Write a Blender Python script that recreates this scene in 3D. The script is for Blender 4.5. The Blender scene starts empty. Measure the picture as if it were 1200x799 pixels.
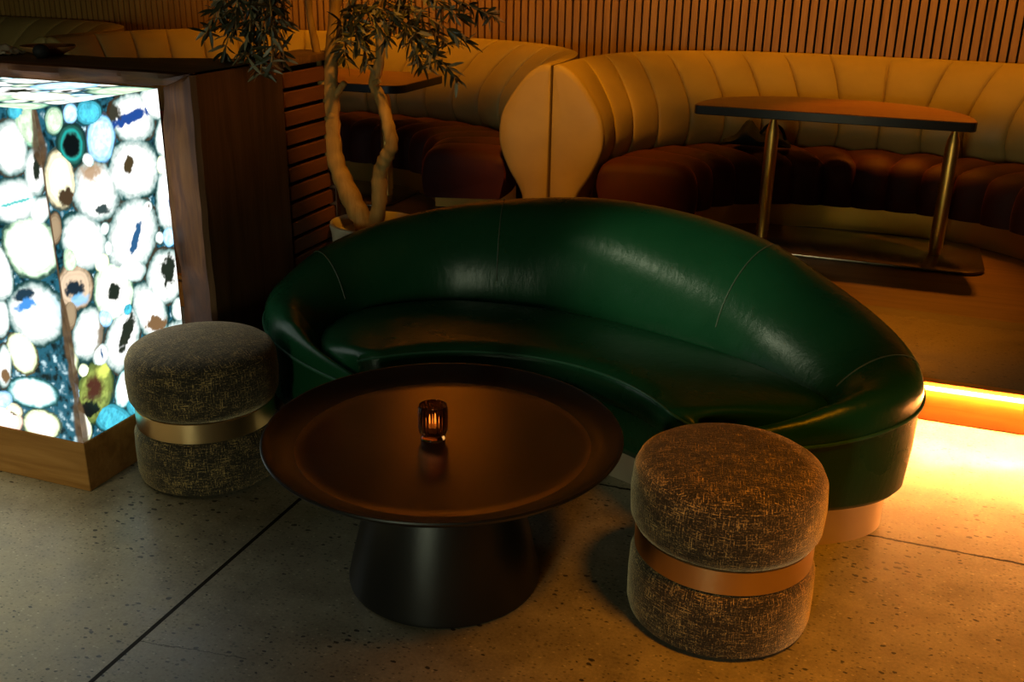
import bpy, bmesh, math, random
import numpy as np
from mathutils import Vector, Matrix
random.seed(7)
PI = math.pi
S = bpy.context.scene
COL = S.collection

# ------------------------------------------------------------------ helpers
def link(o, parent=None):
    COL.objects.link(o)
    if parent: o.parent = parent
    return o

def obj(name, bm, mat, parent=None, smooth=True, angle=40):
    me = bpy.data.meshes.new(name)
    bmesh.ops.recalc_face_normals(bm, faces=bm.faces)
    bm.to_mesh(me); bm.free()
    me.materials.append(mat)
    if smooth:
        for p in me.polygons: p.use_smooth = True
        me.set_sharp_from_angle(angle=math.radians(angle))
    return link(bpy.data.objects.new(name, me), parent)

def tag(o, label, cat=None, group=None, kind=None):
    if label: o['label'] = label
    if cat: o['category'] = cat
    if group: o['group'] = group
    if kind: o['kind'] = kind
    return o

def thing(name, loc, label, cat, group=None, rz=0):
    e = bpy.data.objects.new(name, None); e.empty_display_size = .1
    e.location = loc; e.rotation_euler.z = rz
    link(e); return tag(e, label, cat, group)

def struct(name, bm, mat, smooth=False):
    o = obj(name, bm, mat, None, smooth); o['kind'] = 'structure'; return o

def box(bm, x0, x1, y0, y1, z0, z1, bev=0, seg=2):
    r = bmesh.ops.create_cube(bm, size=1)
    vs = r['verts']
    for v in vs:
        v.co = Vector((x0 if v.co.x < 0 else x1, y0 if v.co.y < 0 else y1, z0 if v.co.z < 0 else z1))
    if bev:
        es = list({e for v in vs for e in v.link_edges})
        bmesh.ops.bevel(bm, geom=es, offset=bev, segments=seg, profile=.5, affect='EDGES')
    return vs

def grid(bm, rows, close_u=False, close_v=False):
    """rows: list of lists of points"""
    V = [[bm.verts.new(p) for p in r] for r in rows]
    n, m = len(V), len(V[0])
    for i in range(n if close_u else n - 1):
        for j in range(m if close_v else m - 1):
            a, b, c, d = V[i][j], V[(i + 1) % n][j], V[(i + 1) % n][(j + 1) % m], V[i][(j + 1) % m]
            q = []
            for v in (a, b, c, d):
                if v not in q: q.append(v)
            if len(q) > 2:
                try: bm.faces.new(q)
                except ValueError: pass
    return V

def lathe(bm, prof, seg=64, c=(0, 0), uv=True):
    """prof: list of (r,z); r==0 ends become poles"""
    rings = []
    for r, z in prof:
        if r < 1e-6: rings.append([bm.verts.new((c[0], c[1], z))])
        else: rings.append([bm.verts.new((c[0] + r * math.cos(2 * PI * k / seg), c[1] + r * math.sin(2 * PI * k / seg), z)) for k in range(seg)])
    L = bm.loops.layers.uv.verify() if uv else None
    R = max(r for r, z in prof)
    for a, b in zip(rings, rings[1:]):
        for k in range(seg):
            k2 = (k + 1) % seg
            q = [a[k % len(a)], a[k2 % len(a)], b[k2 % len(b)], b[k % len(b)]]
            u = []
            for v in q:
                if v not in u: u.append(v)
            if len(u) < 3: continue
            f = bm.faces.new(u)
            if uv:
                f.normal_update()
                flat = abs(f.normal.z) > .72
                for lp in f.loops:
                    co = lp.vert.co
                    if flat: lp[L].uv = (co.x - c[0], co.y - c[1])
                    else:
                        t = math.atan2(co.y - c[1], co.x - c[0])
                        mid = 2 * PI * (k + .5) / seg
                        while t - mid > PI: t -= 2 * PI
                        while t - mid < -PI: t += 2 * PI
                        lp[L].uv = (t * R, co.z)
    return rings

def smooth_path(pts, n=8):
    P = [np.array(p, float) for p in pts]
    out = []
    for i in range(len(P) - 1):
        p0 = P[max(i - 1, 0)]; p1 = P[i]; p2 = P[i + 1]; p3 = P[min(i + 2, len(P) - 1)]
        for k in range(n):
            t = k / n
            out.append(.5 * ((2 * p1) + (-p0 + p2) * t + (2 * p0 - 5 * p1 + 4 * p2 - p3) * t * t + (-p0 + 3 * p1 - 3 * p2 + p3) * t ** 3))
    out.append(P[-1]); return out

def tube(bm, pts, rad, seg=10, cap=True, closed=False, rough=0.0):
    pts = [Vector(p) for p in pts]
    n = len(pts)
    if not hasattr(rad, '__len__'): rad = [rad] * n
    rings = []; up = None
    for i, p in enumerate(pts):
        if closed: d = pts[(i + 1) % n] - pts[i - 1]
        else: d = pts[min(i + 1, n - 1)] - pts[max(i - 1, 0)]
        d.normalize()
        if up is None:
            up = d.orthogonal().normalized()
        up = (up - d * up.dot(d)).normalized(); s = d.cross(up)
        rings.append([p + (up * math.cos(2 * PI * k / seg) + s * math.sin(2 * PI * k / seg)) * rad[i] * (1 + rough * (random.random() - .5)) for k in range(seg)])
    V = grid(bm, rings, close_u=closed, close_v=True)
    if cap and not closed:
        bm.faces.new(V[0][::-1]); bm.faces.new(V[-1])
    return V

def prism(bm, outline, z0, z1, bev=0, seg=3):
    vb = [bm.verts.new((x, y, z0)) for x, y in outline]
    vt = [bm.verts.new((x, y, z1)) for x, y in outline]
    n = len(vb)
    fb = bm.faces.new(vb[::-1]); ft = bm.faces.new(vt)
    for i in range(n): bm.faces.new((vb[i], vb[(i + 1) % n], vt[(i + 1) % n], vt[i]))
    if bev:
        bm.normal_update()
        es = list(set(fb.edges) | set(ft.edges))
        bmesh.ops.bevel(bm, geom=es, offset=bev, segments=seg, profile=.5, affect='EDGES')

# ------------------------------------------------------------------ materials
class N:
    def __init__(s, name):
        s.m = bpy.data.materials.new(name); s.m.use_nodes = True
        s.t = s.m.node_tree; s.b = s.t.nodes['Principled BSDF']
    def n(s, typ, **kw):
        x = s.t.nodes.new(typ)
        for k, v in kw.items():
            if k == 'inp':
                for a, b in v.items():
                    if isinstance(b, bpy.types.NodeSocket): s.t.links.new(b, x.inputs[a])
                    else: x.inputs[a].default_value = b
            else: setattr(x, k, v)
        return x
    def l(s, a, b): s.t.links.new(a, b)
    def set(s, **kw):
        for k, v in kw.items():
            k = k.replace('_', ' ')
            if isinstance(v, bpy.types.NodeSocket): s.l(v, s.b.inputs[k])
            else: s.b.inputs[k].default_value = v
        return s
    def ramp(s, fac, stops, interp='LINEAR'):
        r = s.n('ShaderNodeValToRGB', inp={0: fac}); e = r.color_ramp; e.interpolation = interp
        while len(e.elements) < len(stops): e.elements.new(.5)
        for el, (p, c) in zip(e.elements, stops):
            el.position = p; el.color = (*c, 1) if len(c) == 3 else c
        return r.outputs[0]
    def coord(s, scale=(1, 1, 1), kind='Object', rot=(0, 0, 0)):
        tc = s.n('ShaderNodeTexCoord')
        mp = s.n('ShaderNodeMapping', inp={0: tc.outputs[kind], 'Scale': scale, 'Rotation': rot})
        return mp.outputs[0]
    def noise(s, vec, scale=5, detail=4, rough=.55, dist=0):
        return s.n('ShaderNodeTexNoise', inp={'Vector': vec, 'Scale': scale, 'Detail': detail, 'Roughness': rough, 'Distortion': dist}).outputs[0]
    def mix(s, fac, a, b, mode='MIX'):
        x = s.n('ShaderNodeMix', data_type='RGBA', blend_type=mode)
        for i, v in ((0, fac), (6, a), (7, b)):
            if isinstance(v, bpy.types.NodeSocket): s.l(v, x.inputs[i])
            else: x.inputs[i].default_value = v if not isinstance(v, tuple) or len(v) == 4 else (*v, 1)
        return x.outputs[2]
    def math(s, op, a, b=0.0, clamp=False):
        x = s.n('ShaderNodeMath', operation=op, use_clamp=clamp)
        for i, v in enumerate((a, b)):
            if isinstance(v, bpy.types.NodeSocket): s.l(v, x.inputs[i])
            else: x.inputs[i].default_value = v
        return x.outputs[0]
    def bump(s, h, strength=.3, dist=.01):
        b = s.n('ShaderNodeBump', inp={'Height': h, 'Strength': strength, 'Distance': dist})
        s.l(b.outputs[0], s.b.inputs['Normal']); return s

def wood(name, c1, c2, c3, axis='X', rough=.5, scale=1.0, spec=.3):
    m = N(name)
    st = {'X': (1.2, 14, 14), 'Y': (14, 1.2, 14), 'Z': (14, 14, 1.2)}[axis]
    v = m.coord(tuple(q * scale for q in st))
    a = m.noise(v, 1.6, 6, .6, .8); b = m.noise(v, 9, 3, .6)
    col = m.ramp(a, [(.3, c1), (.52, c2), (.72, c3)])
    col = m.mix(m.math('MULTIPLY', b, .5), col, c1)
    m.set(Base_Color=col, Roughness=rough, Specular_IOR_Level=spec).bump(b, .15, .004)
    return m.m

def metal(name, col, rough=.3, brush=None):
    m = N(name); m.set(Base_Color=(*col, 1), Metallic=1.0, Roughness=rough)
    if brush:
        n = m.noise(m.coord(brush), 6, 3)
        m.set(Roughness=m.ramp(n, [(.3, (rough * .8,) * 3), (.7, (rough * 1.3,) * 3)]))
    return m.m

def plain(name, col, rough=.5, spec=.5, noise=.15, nscale=20):
    m = N(name)
    n = m.noise(m.coord(), nscale, 4)
    col2 = tuple(c * (1 - noise) for c in col)
    m.set(Base_Color=m.ramp(n, [(.3, col2), (.7, col)]), Roughness=rough, Specular_IOR_Level=spec)
    return m.m

def mat_floor(name, base, dark, joints=True, rough=.38):
    m = N(name)
    v = m.coord()
    big = m.noise(v, 1.3, 5, .6); med = m.noise(v, 9, 6, .65); fine = m.noise(v, 70, 3, .6)
    col = m.ramp(m.math('ADD', m.math('MULTIPLY', med, .6), m.math('MULTIPLY', m.noise(v, 130, 3, .7), .4)), [(.32, dark), (.68, base)])
    col = m.mix(m.ramp(big, [(.35, (0, 0, 0)), (.7, (1, 1, 1))]), col, m.mix(.5, col, tuple(c * .62 for c in base)))
    # aggregate: pale and dark stones
    vo = m.n('ShaderNodeTexVoronoi', inp={'Vector': m.coord((1, 1.6, 1)), 'Scale': 88.0})
    st = m.math('MULTIPLY', m.math('LESS_THAN', vo.outputs['Distance'], .34), m.math('GREATER_THAN', m.n('ShaderNodeSeparateColor', inp={0: vo.outputs['Color']}).outputs[0], .72))
    col = m.mix(m.math('MULTIPLY', st, .75), col, tuple(c * .25 for c in base))
    st2 = m.math('MULTIPLY', m.math('LESS_THAN', vo.outputs['Distance'], .3), m.math('LESS_THAN', m.n('ShaderNodeSeparateColor', inp={0: vo.outputs['Color']}).outputs[1], .10))
    col = m.mix(m.math('MULTIPLY', st2, .45), col, tuple(min(1, c * 1.5) for c in base))
    # open pits in the ground surface
    vs = m.coord((1, 1.7, 1))
    wv = m.n('ShaderNodeVectorMath', operation='ADD', inp={0: vs, 1: m.n('ShaderNodeTexNoise', inp={'Vector': v, 'Scale': 60.0}).outputs['Color']})
    vo2 = m.n('ShaderNodeTexVoronoi', inp={'Vector': m.n('ShaderNodeVectorMath', operation='MULTIPLY_ADD', inp={0: m.n('ShaderNodeTexNoise', inp={'Vector': v, 'Scale': 55.0}).outputs['Color'], 1: (.016, .016, .016), 2: vs}).outputs[0], 'Scale': 40.0})
    rnd = m.n('ShaderNodeSeparateColor', inp={0: vo2.outputs['Color']})
    size = m.math('MULTIPLY', rnd.outputs[0], .40)
    clus = m.ramp(m.noise(v, 3.2, 3), [(.38, (.3,) * 3), (.62, (1,) * 3)])
    pit = m.math('LESS_THAN', vo2.outputs['Distance'], m.math('MULTIPLY', m.math('SUBTRACT', size, .015), clus))
    pit = m.math('MULTIPLY', pit, m.math('GREATER_THAN', rnd.outputs[1], .2))
    col = m.mix(m.math('MULTIPLY', pit, .9), col, (.012, .010, .008))
    h = m.math('SUBTRACT', m.math('MULTIPLY', fine, .25), pit)
    if joints:
        sp = m.n('ShaderNodeSeparateXYZ', inp={0: v})
        wob = m.math('MULTIPLY', m.math('SUBTRACT', m.noise(m.coord((9, 9, 9)), 2.2, 5, .7), .5), .018)
        def line(axis, at, w, wobble):
            p = sp.outputs[axis]
            if wobble: p = m.math('ADD', p, wob)
            return m.math('LESS_THAN', m.math('ABSOLUTE', m.math('SUBTRACT', p, at)), w)
        j1 = line(0, -1.42, .0058, False)
        j2 = m.math('MULTIPLY', line(1, 2.575, .0042, True), m.math('GREATER_THAN', sp.outputs[0], -1.42))
        # hairline crack running off the saw-cut
        p = m.math('SUBTRACT', m.math('ADD', sp.outputs[1], m.math('MULTIPLY', wob, 1.6)), m.math('MULTIPLY', m.math('ADD', sp.outputs[0], 1.40), .14))
        j3 = m.math('LESS_THAN', m.math('ABSOLUTE', m.math('SUBTRACT', p, 1.497)), .0016)
        j3 = m.math('MULTIPLY', j3, m.math('MULTIPLY', m.math('GREATER_THAN', sp.outputs[0], -1.42), m.math('LESS_THAN', sp.outputs[0], -1.16)))
        j = m.math('MAXIMUM', j1, m.math('MAXIMUM', j2, m.math('MULTIPLY', j3, .7)))
        col = m.mix(m.math('MULTIPLY', j, .97), col, (.010, .007, .005))
        m.set(Specular_IOR_Level=m.math('SUBTRACT', .45, m.math('MULTIPLY', j, .42)))
        h = m.math('SUBTRACT', h, j)
    m.set(Base_Color=col, Roughness=m.ramp(med, [(.3, (rough * .75,) * 3), (.7, (rough * 1.2,) * 3)]))
    if not joints:      # chipped, stained back edge of the raised slab
        sp = m.n('ShaderNodeSeparateXYZ', inp={0: v})
        e = m.math('ADD', sp.outputs[1], m.math('MULTIPLY', m.math('SUBTRACT', m.noise(m.coord((5, 16, 5)), 2, 6, .7), .5), .22))
        k = m.math('MULTIPLY', m.math('GREATER_THAN', e, 4.06), m.math('LESS_THAN', e, 4.20))
        col = m.mix(m.math('MULTIPLY', k, .7), col, (.03, .022, .012))
        m.set(Base_Color=col)
    m.bump(h, .35, .003)
    return m.m

def mat_tweed(name):
    m = N(name)
    tc = m.n('ShaderNodeTexCoord'); uv = tc.outputs['UV']
    def mp(sc): return m.n('ShaderNodeMapping', inp={0: uv, 'Scale': sc}).outputs[0]
    a = m.noise(mp((30, 420, 1)), 1, 2, .6); b = m.noise(mp((420, 30, 1)), 1, 2, .6)
    g = m.noise(mp((240, 240, 1)), 1, 2, .7)
    pt = m.noise(mp((16, 26, 1)), 1, 3, .6)
    th = m.math('MAXIMUM', a, b)
    f = m.math('ADD', m.math('MULTIPLY', th, .62), m.math('ADD', m.math('MULTIPLY', g, .38), m.math('MULTIPLY', m.math('SUBTRACT', pt, .5), .20)))
    col = m.ramp(f, [(.50, (.022, .018, .013)), (.56, (.08, .06, .036)), (.61, (.36, .235, .085)), (.70, (.76, .52, .20))])
    m.set(Base_Color=col, Roughness=.85, Specular_IOR_Level=.25, Sheen_Weight=.9, Sheen_Roughness=.35, Sheen_Tint=(1, .80, .50, 1))
    m.bump(m.math('ADD', th, g), .55, .004)
    return m.m

def mat_leather(name, col, rough=.33, crease=.12, scale=60, coat=0):
    m = N(name); v = m.coord()
    vo = m.n('ShaderNodeTexVoronoi', inp={'Vector': v, 'Scale': scale * 6, 'Randomness': 1.0})
    wr = m.noise(m.coord((14, 14, 4)), 2.5, 4, .55, .25)
    n2 = m.noise(v, 4, 4)
    m.set(Base_Color=m.ramp(n2, [(.3, tuple(c * .8 for c in col)), (.7, col)]),
          Roughness=m.ramp(n2, [(.3, (rough * .85,) * 3), (.7, (rough * 1.15,) * 3)]), Specular_IOR_Level=.24, Coat_Weight=coat, Coat_Roughness=.25)
    m.bump(m.math('ADD', m.math('MULTIPLY', wr, 1.0), m.math('MULTIPLY', vo.outputs['Distance'], .12)), crease, .006)
    return m.m

def mat_velvet(name, col):
    m = N(name); n = m.noise(m.coord(), 14, 4)
    m.set(Base_Color=m.ramp(n, [(.3, tuple(c * .75 for c in col)), (.7, col)]), Roughness=.7, Specular_IOR_Level=.3, Sheen_Weight=.35, Sheen_Roughness=.30, Sheen_Tint=(1, .22, .06, 1))
    return m.m

def emit(name, col, strength):
    m = N(name); m.set(Base_Color=(*col, 1), Emission_Color=(*col, 1), Emission_Strength=strength, Roughness=.5); return m.m

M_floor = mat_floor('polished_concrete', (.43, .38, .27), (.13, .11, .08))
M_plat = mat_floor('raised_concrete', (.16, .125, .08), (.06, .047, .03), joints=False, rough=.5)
M_wood_floor = wood('timber_floor', (.10, .052, .022), (.15, .08, .034), (.20, .11, .05), 'X', .5)
M_riser = wood('riser_oak', (.30, .085, .008), (.40, .125, .014), (.47, .16, .022), 'X', .5)
M_slat = wood('slat_oak', (.30, .15, .035), (.42, .225, .055), (.50, .28, .08), 'Z', .5)
M_back = plain('black_felt', (.012, .010, .008), .9, .1)
M_ceil = plain('dark_ceiling', (.05, .04, .03), .8, .2)
M_wal = wood('walnut', (.06, .030, .013), (.115, .058, .026), (.17, .09, .042), 'Z', .42)
M_walh = wood('walnut_top', (.07, .037, .018), (.13, .07, .032), (.20, .11, .05), 'X', .40)
M_live = wood('live_edge', (.02, .005, .0006), (.11, .033, .004), (.26, .10, .015), 'Z', .6, .8)
M_liveh = wood('live_edge_long', (.02, .005, .0006), (.11, .033, .004), (.26, .10, .015), 'X', .6, .8)
M_kick = wood('kick_oak', (.30, .13, .03), (.44, .21, .055), (.55, .28, .085), 'X', .5)
M_louv = wood('louvre_timber', (.10, .034, .013), (.14, .05, .02), (.18, .068, .028), 'Y', .5)
M_tweed = mat_tweed('tweed')
M_green = mat_leather('green_leather', (.0062, .050, .0185), .29, .22)
M_pipe = mat_leather('green_piping', (.03, .10, .055), .32, .02)
M_seam = plain('seam_thread', (.06, .085, .05), .5, .4)
M_cream = mat_leather('cream_leather', (.40, .275, .09), .5, .05)
M_velvet = mat_velvet('rust_velvet', (.048, .0055, .0015))
M_brass = metal('brass', (.78, .44, .10), .40)
M_gold = metal('stool_brass', (.80, .56, .29), .28)
M_steel = metal('satin_steel', (.85, .72, .56), .5)
M_black = plain('black_metal', (.008, .0075, .007), .36, .55, .1)
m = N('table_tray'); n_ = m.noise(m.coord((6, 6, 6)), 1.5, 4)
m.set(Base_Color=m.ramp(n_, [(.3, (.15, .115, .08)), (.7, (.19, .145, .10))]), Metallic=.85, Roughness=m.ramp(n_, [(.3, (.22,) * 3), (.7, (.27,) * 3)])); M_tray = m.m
M_tabletop = wood('cafe_top', (.11, .047, .018), (.18, .08, .032), (.23, .11, .046), 'X', .30)
M_tedge = plain('black_edge', (.012, .010, .010), .4, .4)
M_bark = wood('olive_bark', (.20, .11, .03), (.36, .22, .07), (.48, .31, .11), 'Z', .75, 1.0, .2)
M_pot = plain('pot_clay', (.55, .46, .36), .6, .3)
M_soil = plain('soil', (.05, .032, .02), .95, .1, .5, 60)
M_black_cloth = plain('black_cloth', (.012, .011, .011), .75, .25)
M_wax = plain('wax', (.75, .62, .45), .5, .4)
M_alu = metal('tin_cup', (.75, .72, .68), .3)
M_amber_bowl = plain('amber_wood', (.42, .20, .07), .35, .5)
M_linen = plain('linen', (.42, .33, .24), .8, .2)
M_led = emit('led_strip', (1.0, .36, .08), 1250.0)
M_flame = emit('flame', (1.0, .5, .16), 3.2)

m = N('leaf'); r = m.n('ShaderNodeObjectInfo')
at_ = m.n('ShaderNodeAttribute', attribute_name='tone')
m.set(Base_Color=m.ramp(at_.outputs['Fac'], [(0, (.018, .018, .006)), (.6, (.050, .050, .020)), (1, (.22, .19, .11))]), Roughness=.45)
M_leaf = m.m
m = N('amber_glass')
m.set(Base_Color=(.82, .36, .10, 1), Roughness=.04, Transmission_Weight=1.0, IOR=1.48); M_glass = m.m

# ------------------------------------------------------------------ agate panels (backlit stone)
AG_B = [(2.343, 0.996, 0.086, 0.009, 0.024, -0.068, 'wb'),
        (2.443, 1.026, 0.06, 0.01, 0.025, -0.049, 'w'),
        (2.473, 0.923, 0.047, -0.007, -0.01, -0.062, 'w'),
        (2.211, 0.961, 0.052, -0.008, -0.012, -0.064, 'b'),
        (2.102, 0.96, 0.052, -0.005, -0.004, -0.054, 'k'),
        (2.324, 0.854, 0.101, -0.031, -0.035, -0.078, 'wd'),
        (2.169, 0.823, 0.086, -0.009, 0.001, -0.084, 'wt'),
        (2.047, 0.881, 0.051, -0.006, -0.005, -0.076, 'c'),
        (2.46, 0.753, 0.056, -0.012, -0.018, -0.109, 'ws'),
        (2.288, 0.672, 0.093, -0.04, -0.056, -0.096, 'ws'),
        (2.101, 0.702, 0.079, -0.001, 0.019, -0.083, 'w'),
        (2.053, 1.03, 0.03, -0.004, -0.006, -0.033, 'g'),
        (2.112, 1.04, 0.026, -0.003, -0.005, -0.025, 'b'),
        (2.178, 1.034, 0.048, -0.006, -0.006, -0.033, 't'),
        (2.003, 0.761, 0.024, -0.006, -0.008, -0.042, 'br'),
        (2.042, 0.669, 0.025, -0.007, -0.007, -0.037, 'g'),
        (2.045, 0.591, 0.064, -0.019, -0.011, -0.06, 'cb'),
        (2.187, 0.537, 0.075, -0.022, -0.014, -0.08, 'gd'),
        (2.409, 0.517, 0.08, -0.028, -0.024, -0.08, 'wk'),
        (2.067, 0.449, 0.054, -0.025, -0.028, -0.071, 'wr'),
        (2.324, 0.435, 0.069, -0.006, 0.024, -0.092, 'wc'),
        (2.194, 0.389, 0.06, -0.034, -0.05, -0.08, 'wk'),
        (2.063, 0.275, 0.061, -0.036, -0.04, -0.078, 'dk'),
        (1.947, 0.411, 0.069, -0.026, -0.011, -0.058, 'cw'),
        (2.178, 0.243, 0.035, -0.019, -0.024, -0.053, 'br2'),
        (2.12, 0.167, 0.068, -0.057, -0.031, -0.028, 't'),
        (1.999, 0.202, 0.031, -0.007, 0.007, -0.052, 'cw'),
        (1.947, 0.221, 0.024, -0.011, -0.009, -0.047, 'p'),
        (1.973, 0.302, 0.04, -0.016, -0.007, -0.036, 'b'),
        (2.456, 0.397, 0.038, -0.012, -0.006, -0.038, 'w'),
        (2.268, 0.575, 0.06, -0.017, -0.006, -0.035, 'w'),
        (2.015, 0.524, 0.021, -0.007, -0.008, -0.044, 'br'),
        (2.141, 0.473, 0.027, -0.009, -0.005, -0.026, 'b'),
        (2.272, 0.248, 0.051, -0.02, -0.011, -0.065, 'w'),
        (2.236, 0.163, 0.06, -0.025, -0.007, -0.043, 't')]
AG_A = [(-2.086, 0.962, 0.059, 0.008, -0.007, -0.073, 'w'),
        (-2.01, 1.027, 0.052, 0.017, 0.015, -0.054, 'g'),
        (-2.103, 0.824, 0.08, 0.024, 0.008, -0.059, 'wl'),
        (-2.017, 0.908, 0.038, 0.003, -0.013, -0.068, 'wk'),
        (-2.021, 0.807, 0.03, -0.006, -0.025, -0.041, 'w'),
        (-2.072, 0.705, 0.084, 0.042, 0.035, -0.071, 'gw'),
        (-2.18, 0.647, 0.026, 0.01, 0.013, -0.051, 'w'),
        (-2.048, 1.058, 0.03, 0.002, -0.005, -0.023, 't'),
        (-2.092, 0.518, 0.094, 0.046, 0.031, -0.078, 'wx'),
        (-2.16, 0.395, 0.048, 0.022, 0.017, -0.057, 'cw'),
        (-2.146, 0.278, 0.085, -0.001, -0.02, -0.047, 'tw'),
        (-2.132, 0.183, 0.062, -0.009, -0.025, -0.045, 'cw'),
        (-2.234, 0.345, 0.028, 0.004, -0.014, -0.068, 'wc'),
        (-2.267, 0.177, 0.063, -0.015, -0.026, -0.039, 'p'),
        (-2.189, 0.595, 0.041, 0.005, -0.012, -0.056, 'w'),
        (-2.216, 0.487, 0.032, 0.004, -0.012, -0.057, 'w'),
        (-2.259, 0.237, 0.035, 0.006, -0.006, -0.03, 'b'),
        (-2.226, 0.21, 0.028, -0.01, -0.016, -0.021, 'c')]
rng = np.random.default_rng(11)
def vnoise(x, y, sc, seed):
    x = x / sc + seed * 17.3; y = y / sc + seed * 9.1
    xi = np.floor(x).astype(int); yi = np.floor(y).astype(int); fx = x - xi; fy = y - yi
    fx = fx * fx * (3 - 2 * fx); fy = fy * fy * (3 - 2 * fy)
    def h(a, b):
        v = np.sin(a * 127.1 + b * 311.7 + seed * 74.7) * 43758.5453
        return v - np.floor(v)
    return (h(xi, yi) * (1 - fx) + h(xi + 1, yi) * fx) * (1 - fy) + (h(xi, yi + 1) * (1 - fx) + h(xi + 1, yi + 1) * fx) * fy
def fbm(x, y, sc, seed): return .55 * vnoise(x, y, sc, seed) + .3 * vnoise(x, y, sc / 2.1, seed + 1) + .15 * vnoise(x, y, sc / 4.3, seed + 2)
def random_slices(u0, u1, v0, v1, existing, n, flat=1.0):
    out = []; cs = [(e[0], e[1], .8 * math.sqrt(abs(e[2] * e[5] - e[3] * e[4]))) for e in existing]
    for k_ in range(n):
        r = [.088, .072, .058, .045, .033, .025, .019][int(k_ / n * 7)] * rng.uniform(.9, 1.1); u = rng.uniform(u0, u1); v = rng.uniform(v0, v1)
        if any(math.hypot(u - a, v - b) < .86 * (r + c) for a, b, c in cs): continue
        cs.append((u, v, r)); t = rng.uniform(0, PI); e = rng.uniform(1.0, 1.35); ty = rng.choice(['w', 'w', 'ws', 'wd', 'cw', 'wk', 'g', 'b', 'wl', 't'])
        out.append((u, v, r * e * math.cos(t), r * e * math.sin(t), -r * math.sin(t), r * math.cos(t), ty))
    return out
def lerp(a, b, t): return a + (b - a) * t[:, None]
def ss(a, b, x):
    t = np.clip((x - a) / (b - a), 0, 1); return t * t * (3 - 2 * t)
C_ = lambda *c: np.array(c, float)
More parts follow.
